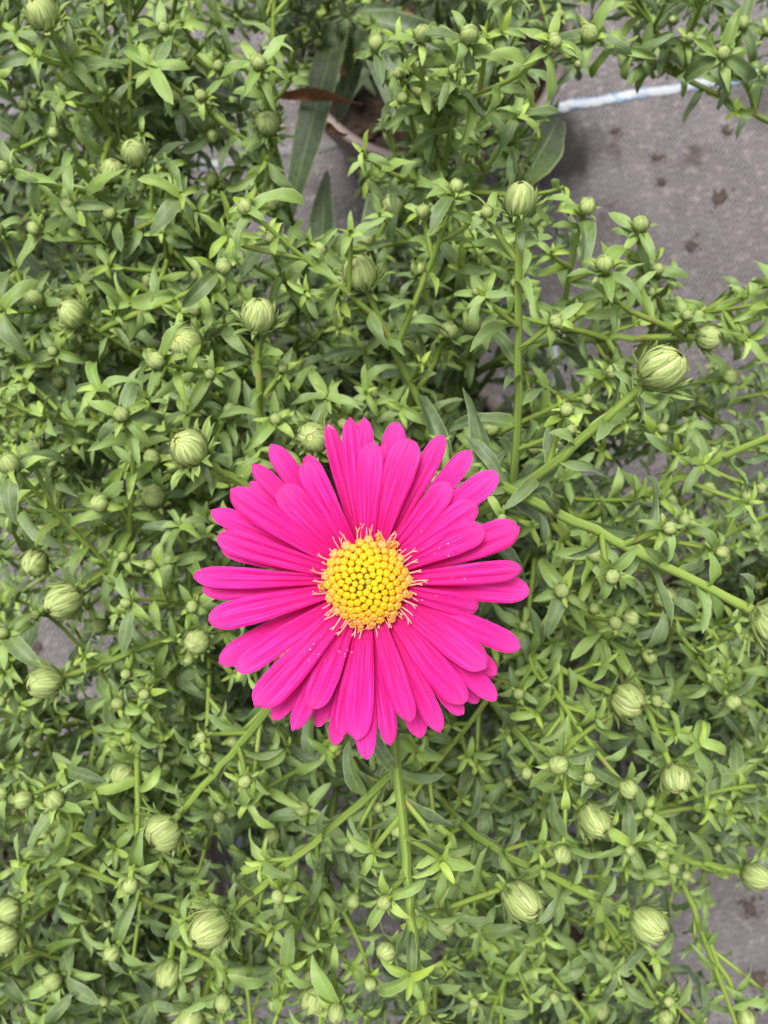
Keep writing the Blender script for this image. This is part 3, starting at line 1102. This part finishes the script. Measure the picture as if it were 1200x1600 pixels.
# ---------------------------------------------------------------- make the plant objects
PLANT_LABEL = {
    'centre': 'bushy green aster bearing the only open magenta flower',
    'top': 'green aster rising from the pot beside the dry brown leaves',
    'left': 'dense green aster thicket beside the flowering plant, away from the bare mat',
    'lowleft': 'green aster around the dark soil hole, below the leaning ribbed buds',
    'bottom': 'green aster shoots rising past the hanging stem with the dark ribbed bud',
    'right': 'green aster shoots over pale mat beside the largest ribbed bud',
    'farright': 'thin aster shoots reaching over the white marker stripe',
}


def mat4(M):
    return Matrix([list(r) for r in M])


def axis_frame(pos, ax, scale, spin, st=(1, 1, 1)):
    ref = nrm(np.cross([0.2, 0.9, 0.1], ax))
    b = np.cross(ax, ref)
    c, s = math.cos(spin), math.sin(spin)
    M = np.eye(4)
    M[:3, 0] = (ref * c + b * s) * scale * st[0]
    M[:3, 1] = (-ref * s + b * c) * scale * st[1]
    M[:3, 2] = ax * scale * st[2]
    M[:3, 3] = pos
    return M


def px_len(M):
    p0, p1 = M[:3, 3], M[:3, 3] + M[:3, 0] * 0.8
    x, y = proj((p0 + p1) / 2)
    if not (-20 < x < 1220 and -20 < y < 1620): return 0
    if 345 < x < 790 and 720 < y < 1130 and p0[2] < 0.335: return 0
    w_ = np.linalg.norm(M[:3, 1]) * 2
    side = nrm(M[:3, 2])
    return FPX / (CAMZ - p0[2]) * math.sqrt(np.linalg.norm(M[:3, 0]) * w_) * (0.3 + 0.7 * abs(side[2])) * (1 + 4 * max(0, p0[2] - 0.2))


roots = {}
for P in PL:
    base = P.base
    root = empty('aster_plant', base)
    roots[P.key] = root
    tag(root, PLANT_LABEL[P.key], 'aster', 'asters growing on the weed mat')
    keep_s = sorted(range(len(P.stems)), key=lambda k: -(P.stems[k]['main'] * 1.0 + P.stems[k]['path'][-1][2]))[:300]
    keep_s = set(keep_s)
    stem_obj = {}
    rest = Acc()
    for k, s in enumerate(P.stems):
        n = len(s['path'])
        big = s['main']
        rad = s['r1'] + (s['r0'] - s['r1']) * np.linspace(1, 0, n) ** 1.3
        if big: rad[-2:] *= np.array([1.05, 1.25])
        v, f, uv = tube(s['path'], rad, 15 if big else 6, 0.10 if big else 0.0)
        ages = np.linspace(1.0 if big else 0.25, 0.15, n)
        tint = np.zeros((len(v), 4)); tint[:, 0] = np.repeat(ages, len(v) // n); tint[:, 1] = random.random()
        if k in keep_s:
            a = Acc(); a.add(v, f[:, ::-1] if False else f, uv, tint)
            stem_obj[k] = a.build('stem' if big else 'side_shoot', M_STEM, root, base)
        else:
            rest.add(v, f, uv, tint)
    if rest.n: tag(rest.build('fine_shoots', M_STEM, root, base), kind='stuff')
    score = [px_len(l[0]) for l in P.leaves]
    order = sorted(range(len(P.leaves)), key=lambda k: -score[k])
    keep_l = set(k for k in order[:300] if score[k] > 0)
    fol = Acc()
    Tm = Matrix.Translation(Vector(-base))
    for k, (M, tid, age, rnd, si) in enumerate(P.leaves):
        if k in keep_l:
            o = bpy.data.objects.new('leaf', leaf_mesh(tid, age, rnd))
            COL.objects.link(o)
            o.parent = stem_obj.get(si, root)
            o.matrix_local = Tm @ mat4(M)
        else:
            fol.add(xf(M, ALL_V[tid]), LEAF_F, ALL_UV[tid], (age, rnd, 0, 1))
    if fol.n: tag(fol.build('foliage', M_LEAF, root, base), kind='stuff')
    # buds
    vis = []
    for (pos, ax, d, big) in P.buds:
        x, y = proj(pos)
        vis.append((d / (CAMZ - pos[2]) * FPX if (-40 < x < 1240 and -40 < y < 1640) else 0))
    order = sorted(range(len(P.buds)), key=lambda k: -vis[k])
    keep_b = set(order[:300])
    few = Acc()
    for k, (pos, ax, d, big) in enumerate(P.buds):
        M = axis_frame(pos, ax, d / 2 * (0.86 if big else 0.88), random.random() * 6.28, (random.uniform(0.88, 1.02), random.uniform(0.92, 1.06), random.uniform(0.9, 1.25)))
        if k not in keep_b: continue
        if big and vis[k] >= 43:
            c = bpy.data.objects.new('bud', CORE_ME)
            COL.objects.link(c)
            c.parent = root
            c.matrix_local = Tm @ mat4(M)
            for ri, row in enumerate(BUD_ROWS):
                for q in range(row[5]):
                    o = bpy.data.objects.new('bract', BR_ME[(ri, random.randrange(3))])
                    COL.objects.link(o)
                    o.parent = c
                    o.rotation_euler = (random.uniform(-0.02, 0.02), random.uniform(-0.02, 0.02), 2 * math.pi * (q + 0.5 * (ri % 2)) / row[5] + random.uniform(-0.12, 0.12))
            for q in range(10):
                o = bpy.data.objects.new('sepal', random.choice(SEP_ME))
                COL.objects.link(o)
                o.parent = c
                o.rotation_euler = (0, 0, 2 * math.pi * q / 10 + random.uniform(-0.3, 0.3))
                sc = random.uniform(0.85, 1.1)
                o.scale = (sc, sc, random.uniform(0.8, 1.05))
        else:
            o = bpy.data.objects.new('bud', random.choice(BUD_BIG if big else BUD_SMALL))
            COL.objects.link(o)
            o.parent = root
            o.matrix_local = Tm @ mat4(M)

# ---------------------------------------------------------------- the magenta flower
FC = at(574, 909, FDEPTH)
root = roots['centre']
base = PL[0].base
K = FDEPTH / FPX            # metres per photo pixel at the flower
fl = bpy.data.objects.new('flower', None)
fl.empty_display_size = 0.01
COL.objects.link(fl)
fl.parent = root
fl.location = Vector(FC - base)
fl['label'] = 'open magenta daisy flower with a yellow disc'
# tips read from an enlarged crop: x, y, width (crop px), layer (0 top), scaled 580/1200
TIPS = [
    (612, 150, 88, 0), (735, 138, 112, 0), (872, 285, 84, 0), (955, 340, 92, 0), (982, 428, 104, 0), (1100, 565, 78, 0), (968, 692, 92, 0),
    (985, 872, 112, 0), (915, 992, 104, 0), (748, 1042, 92, 0), (592, 1108, 92, 0), (415, 1002, 104, 0), (275, 1003, 112, 0), (205, 895, 92, 0),
    (118, 862, 92, 1), (108, 728, 96, 0), (76, 632, 84, 1), (53, 570, 74, 0), (128, 450, 96, 0), (163, 322, 96, 0), (322, 300, 102, 0), (432, 205, 92, 0),
    (397, 200, 72, 1), (288, 155, 74, 1), (236, 215, 66, 1), (208, 282, 66, 2), (92, 360, 76, 1), (120, 412, 72, 2), (132, 500, 66, 1),
    (478, 88, 66, 1), (543, 66, 72, 1), (605, 64, 68, 1), (668, 150, 66, 1), (715, 82, 84, 1), (850, 122, 74, 1), (955, 180, 80, 1), (1020, 240, 88, 1),
    (1108, 432, 106, 1), (1138, 632, 104, 1), (1100, 820, 80, 1), (1036, 900, 74, 1), (1030, 985, 72, 1), (985, 1012, 72, 2), (1025, 940, 60, 2),
    (915, 1042, 78, 1), (850, 1082, 74, 1), (800, 1125, 78, 2), (672, 1142, 74, 1), (600, 1176, 78, 1), (530, 1105, 84, 1), (500, 1148, 74, 2),
    (440, 1102, 60, 2), (360, 1086, 74, 1), (295, 1062, 74, 1), (560, 80, 60, 2), (1085, 600, 66, 2), (940, 960, 70, 2),
]
CX0, CY0 = (574 - 280) * 2.069, (909 - 620) * 2.069
PET_F = grid_faces(20, 13)
for i, (tx, ty, wd, ly) in enumerate(TIPS):
    dx, dy = (tx - CX0) / 2.069 * K, -(ty - CY0) / 2.069 * K
    ln = math.hypot(dx, dy)
    ang = math.atan2(dy, dx)
    r0 = 0.0036
    L = (ln - r0) * 1.015
    W = wd / 2.069 * K * random.uniform(0.84, 0.98)
    tipw = random.uniform(2.6, 4.2)
    nb = random.uniform(0.0, 0.08)
    def prof(u, tipw=tipw):
        return (0.34 + 0.66 * min(1, u / 0.66) ** 0.85) * max(0.0, 1 - max(0, (u - 0.80) / 0.20) ** 2.2) ** 0.5 + 0.015
    rise = R([13, 5, -2][ly] + random.uniform(-3, 3))
    droop = R([15, 8, 3][ly] + random.uniform(-4, 9))
    if (tx, ty) == (968, 692): droop = R(46)
    bnd = (lambda a_, b_: (lambda u: a_ - b_ * u ** 1.5))(rise, droop)
    v, uv = sheet_template(20, 13, prof, bnd, 0.0, random.uniform(-0.35, 0.35), 0, 0, 0, 0.09)
    # channelled section with two grooves, edges rolled slightly down
    s = uv[:, 1] * 2 - 1
    u = uv[:, 0]
    env = np.minimum(1, 4 * u) * np.clip(4 * (1 - u), 0, 1)
    curl = random.uniform(-0.3, 0.7)
    rel = W / 2 / L
    v[:, 2] += rel * ((0.13 * np.cos(s * 2.6 * np.pi)) * env - 0.30 * curl * s ** 2 * np.minimum(1, 2 * u) + 0.5 * np.maximum(0, 0.35 - u) * s ** 2)
    v[:, 1] += random.uniform(-0.35, 0.35) * u ** 2
    v[:, 2] += 0.012 * np.sin(u * random.uniform(5, 9) + random.random() * 6) * np.sign(s) * np.abs(s)
    v[:, 0] -= (np.abs(np.sin(s * 3.3 + nb * 40)) * nb * 0.35) * np.clip((u - 0.9) / 0.1, 0, 1)
    M = np.eye(4)
    c, sn = math.cos(ang), math.sin(ang)
    X = np.array([c, sn, 0]); Y = np.array([-sn, c, 0])
    roll = random.uniform(-0.28, 0.28)
    Zv = np.array([0, 0, 1.0]) * math.cos(roll) + Y * math.sin(roll)
    Yv = Y * math.cos(roll) - np.array([0, 0, 1.0]) * math.sin(roll)
    # the projected length must meet the tip: stretch for the arc
    xt = v[:, 0].max()
    M[:3, 0] = X * L / xt; M[:3, 1] = Yv * W / 2; M[:3, 2] = Zv * L / xt
    M[:3, 3] = X * r0 + np.array([0, 0, -0.0010 - 0.0014 * ly - 0.0004 * (i % 3)])
    a = Acc()
    a.add(xf(M, v), PET_F, uv, (ly / 2, random.random(), 0, 1))
    o = a.build('petal', M_PETAL, fl)
# receptacle under the disc and green involucre
v, f, uv = lathe([(0.0002, 0.0012), (0.003, 0.0010), (0.0052, 0.0), (0.0054, -0.0012), (0.0045, -0.003), (0.0030, -0.0055), (0.0016, -0.0075), (0.0010, -0.009)], 24)
a = Acc(); a.add(v, f, uv, (0, 0.5, 0, 1)); a.build('receptacle', M_RECEPT, fl)
inv = axis_frame(np.array([0, 0, -0.0048]), np.array([0, 0, 1.0]), 0.0050, 0.4)
for row in ((10, 92, 0.22, 0.10, 0.12, 12, 0.5), (28, 100, 0.24, 0.07, 0.08, 12, 0.3)):
    for q in range(row[5]):
        v, uv = bract_patch(R(row[0]), R(row[1]), row[2], row[3], row[4], 0.1, flare=row[6])
        v = v @ rot_z(2 * math.pi * q / row[5] + row[0]).T
        a = Acc(); a.add(xf(inv, v), PF[:, ::-1], uv, (0, random.random(), 0.5, 1)); a.build('bract', M_BRACT, fl)

# disc florets: golden-angle spiral, small and closed in the middle, larger and paler outside
def floret_template(lobes=5):
    prof = [(0.55, -1.6), (0.72, -0.6), (0.98, 0.0), (1.0, 0.35), (0.86, 0.70), (0.55, 0.92), (0.22, 0.90), (0.02, 0.80)]
    V, UV, ST = [], [], []
    ns = 15
    for i, (r, z) in enumerate(prof):
        for j in range(ns):
            t = 2 * math.pi * j / ns
            k = math.cos(lobes * t)
            rr = r * (1 + 0.09 * k * (0.4 + 0.6 * (i in (2, 3, 4, 5))))
            zz = z + (0.10 * k if i in (4, 5, 6) else 0)
            V.append((rr * math.cos(t), rr * math.sin(t), zz)); UV.append((i / 7, j / ns))
            ST.append(0.9 if i == 7 else max(0, -k) * 0.75 if i in (5, 6) else 0.0)
    return np.array(V), grid_faces(len(prof), ns, True), np.array(UV), np.array(ST)


FV, FF, FUV, FST = floret_template()
NF = 118
RD = 0.0056
fl_me = {}
dc = np.array([-0.0001, 0.0001, 0])
for i in range(NF):
    q = (i + 0.6) / NF
    r = RD * q ** 0.54
    t = i * 2.399963 + 0.5
    if q > 0.93 and random.random() < 0.18: continue
    zz = 0.0034 - 0.0030 * (r / RD) ** 2.2
    size = 0.00041 + 0.00025 * (r / RD) ** 1.1
    age = round((r / RD) * 8) / 8
    if age not in fl_me:
        a = Acc()
        tint = np.zeros((len(FV), 4)); tint[:, 0] = age; tint[:, 2] = FST
        a.add(FV, FF, FUV, tint)
        fl_me[age] = a.mesh('disc_floret', M_FLORET)
    tilt = 0.75 * (r / RD) ** 1.5
    ax = nrm(np.array([math.cos(t) * math.sin(tilt), math.sin(t) * math.sin(tilt), math.cos(tilt)]) + rng.normal(0, 0.05, 3))
    M = axis_frame(np.array([r * math.cos(t), r * math.sin(t), zz + rng.normal(0, 0.00008)]) + dc, ax, size * random.uniform(0.88, 1.12), random.random() * 6)
    o = bpy.data.objects.new('disc_floret', fl_me[age])
    COL.objects.link(o)
    o.parent = fl
    o.matrix_local = mat4(M)
# opened outer florets: five curled lobes
for i in range(13):
    t = random.choice([0.2, 0.5, 0.9, 1.15, 1.4, 2.6, 3.3, 4.4, 4.7, 4.9, 5.1, 5.4, 6.0]) + random.uniform(-0.15, 0.15)
    r = random.uniform(0.0053, 0.0062)
    a = Acc()
    ax = nrm([math.cos(t) * 0.8, math.sin(t) * 0.8, 0.7])
    p = np.array([r * math.cos(t), r * math.sin(t), 0.0006])
    for k in range(5):
        v, uv = sheet_template(6, 3, lambda u: 1 - u ** 1.5 * 0.95, lambda u: R(60) - R(190) * u, 0.3)
        th = k * 1.2566 + i
        fr = axis_frame(p, ax, 1, th)
        d = nrm(fr[:3, 0] * 0.5 + ax)
        v2 = xf(frame(p, d, ax - fr[:3, 0], 0.0011, 0.00042), v)
        a.add(v2, grid_faces(6, 3), uv, (0.95, 0.5, 0.0, 1))
    pt = np.array([p - ax * 0.0016, p - ax * 0.0006, p + ax * 0.0002])
    v, f, uv = tube(pt, [0.00028, 0.00035, 0.00045], 7)
    a.add(v, f, uv, (1.0, 0.5, 0.2, 1))
    a.build('open_floret', M_FLORET, fl)
# styles around the disc
for i in range(54):
    t = i / 54 * 6.283 + random.uniform(-0.05, 0.05)
    r = random.uniform(0.0046, 0.0054)
    el = random.uniform(0.25, 0.75)
    ln = random.uniform(0.0016, 0.0034)
    p = np.array([r * math.cos(t), r * math.sin(t), random.uniform(-0.0006, 0.0008)])
    tt = t + random.uniform(-0.35, 0.35)
    d = np.array([math.cos(tt) * math.cos(el), math.sin(tt) * math.cos(el), math.sin(el)])
    e = p + d * ln + np.array([0, 0, -0.0004])
    path = bezier(p, p + d * ln * 0.4, e - d * ln * 0.3 + rng.normal(0, 0.00015, 3), e, 7)
    v, f, uv = tube(path, np.linspace(0.00012, 0.00007, 7), 6)
    a = Acc(); a.add(v, f, uv, (0, 0, 0, 1))
    if random.random() < 0.5:    # forked tip
        w2 = nrm(np.cross(d, [0, 0, 1]))
        e2 = path[4] + d * ln * 0.25 + w2 * ln * 0.14
        v, f, uv = tube(np.array([path[4], (path[4] + e2) / 2 + d * 0.0001, e2]), [0.0001, 0.00009, 0.00006], 5)
        a.add(v, f, uv, (0, 0, 0, 1))
    a.build('style', M_STYLE if random.random() < 0.75 else M_TUBE, fl)
# spilled pollen grains on a few petals
a = Acc()
for cx_, cy_, sp, cnt in ((430, 800, 34, 9), (545, 825, 18, 5), (820, 660, 45, 5), (820, 500, 50, 6), (900, 545, 30, 4), (480, 95, 10, 4)):
    for k in range(cnt):
        px_, py_ = random.gauss(cx_, sp), random.gauss(cy_, sp * 0.6)
        x, y = (px_ - CX0) / 2.069 * K, -(py_ - CY0) / 2.069 * K
        s = random.uniform(0.00003, 0.00008)
        q = np.array([(i, j, k2) for i in (-1, 1) for j in (-1, 1) for k2 in (-1, 1)]) * s * rng.uniform(0.6, 1.2, (8, 3)) + (x, y, 0.0)
        a.add(q, np.array([(0, 1, 3, 2), (4, 6, 7, 5), (0, 4, 5, 1), (2, 3, 7, 6), (0, 2, 6, 4), (1, 5, 7, 3)]), np.zeros((8, 2)), (0, 0, 0, 1))
pollen_acc = a
# drop every grain onto the petal below it
bpy.context.view_layer.update()
from mathutils.bvhtree import BVHTree
vs, fs, n0 = [], [], 0
for o in fl.children:
    if o.name.startswith('petal'):
        vs += [v.co.copy() for v in o.data.vertices]
        fs += [[i + n0 for i in p.vertices] for p in o.data.polygons]
        n0 = len(vs)
bvh = BVHTree.FromPolygons(vs, fs)
keep = Acc()
for v, f, uv, t in zip(a.v, a.f, a.uv, a.t):
    c = v.mean(0)
    hit = bvh.ray_cast(Vector((c[0], c[1], 0.02)), Vector((0, 0, -1)))
    if hit[0] is not None: keep.add(v + (0, 0, hit[0].z + 0.00004), f - f.min(), uv, (0, 0, 0, 1))
tag(keep.build('pollen', M_POLLEN, fl), kind='stuff')
# flower stalk
B = base + np.array([0.004, -0.003, -0.006])
top = FC + np.array([0, 0, -0.008])
path = bezier(B, B + np.array([0, 0, 0.09]), top - np.array([0.002, 0.004, 0.06]), top, 24)
v, f, uv = tube(path, np.linspace(0.0019, 0.0011, 24), 15, 0.1)
a = Acc(); a.add(v, f, uv, (0.3, 0.5, 0, 1)); a.build('stem', M_STEM, root, base)

# ---------------------------------------------------------------- dry leaves on the upper pot's plant
rt = roots['top']; tb = PL[1].base
for (x0, y0), (x1, y1), dep, wd in (((430, 152), (566, 160), 0.285, 0.0022), ((508, 198), (545, 210), 0.29, 0.0026), ((522, 75), (545, 118), 0.30, 0.0032), ((640, 20), (615, 80), 0.34, 0.0035), ((1235, 640), (1135, 615), 0.36, 0.010)):
    p0, p1 = at(x0, y0, dep + 0.004), at(x1, y1, dep)
    L = np.linalg.norm(p1 - p0) * 1.1
    ph = random.random() * 6
    v, uv = sheet_template(14, 5, lambda u: (0.35 + 0.65 * abs(math.sin(2.6 * u + 0.4))) * (1 - u ** 4), lambda u: 0.5 * math.sin(7 * u + ph), 0.08, 2.2, 0.05, 0, ph)
    a = Acc(); a.add(xf(frame(p0, p1 - p0, np.array([0.1, 0, 1.0]), L, wd), v), grid_faces(14, 5), uv, (0, 0, 0, 1))
    if x0 < 1200:
        o = a.build('dry_leaf', M_DRY, rt, tb); o['label'] = 'curled dry orange-brown leaf'

# ---------------------------------------------------------------- soil clods on the mat
for (x, y, s) in ((1125, 312, 0.0042), (1080, 385, 0.0035), (1033, 285, 0.0026), (1026, 247, 0.0030), (1135, 205, 0.0030), (962, 205, 0.0024), (1172, 1420, 0.005), (1185, 1530, 0.005), (1030, 445, 0.0026), (60, 1010, 0.003)):
    p = at(x, y, CAMZ)
    a = Acc()
    for cr in range(26):
        cs = s * (0.62 if cr == 0 else random.uniform(0.06, 0.26))
        ox, oy = (0, 0) if cr == 0 else rng.normal(0, s * 0.55, 2)
        V, UV = [], []
        for i in range(5):
            th = math.pi * (0.02 + 0.96 * i / 4)
            for j in range(9):
                t = 2 * math.pi * j / 9
                k = 1 + 0.28 * math.sin(2 * t + x + cr) + 0.2 * math.sin(3 * t + y) + random.uniform(-0.15, 0.15)
                V.append((ox + cs * math.sin(th) * math.cos(t) * k, oy + cs * math.sin(th) * math.sin(t) * k, min(cs * 0.2, 0.0003) * (1 - math.cos(th))))
                UV.append((0, 0))
        a.add(np.array(V), grid_faces(5, 9, True), np.array(UV), (0, 0, 0, 1))
    o = a.build('soil_clod', M_CLOD); o.location = (p[0], p[1], 0.0003)
    tag(o, 'small brown soil clod lying on the bare grey weed mat', 'soil clod', 'soil clods on the mat')
print('leaves', sum(len(P.leaves) for P in PL), 'stems', sum(len(P.stems) for P in PL), 'buds', sum(len(P.buds) for P in PL), 'objects', len(bpy.data.objects))
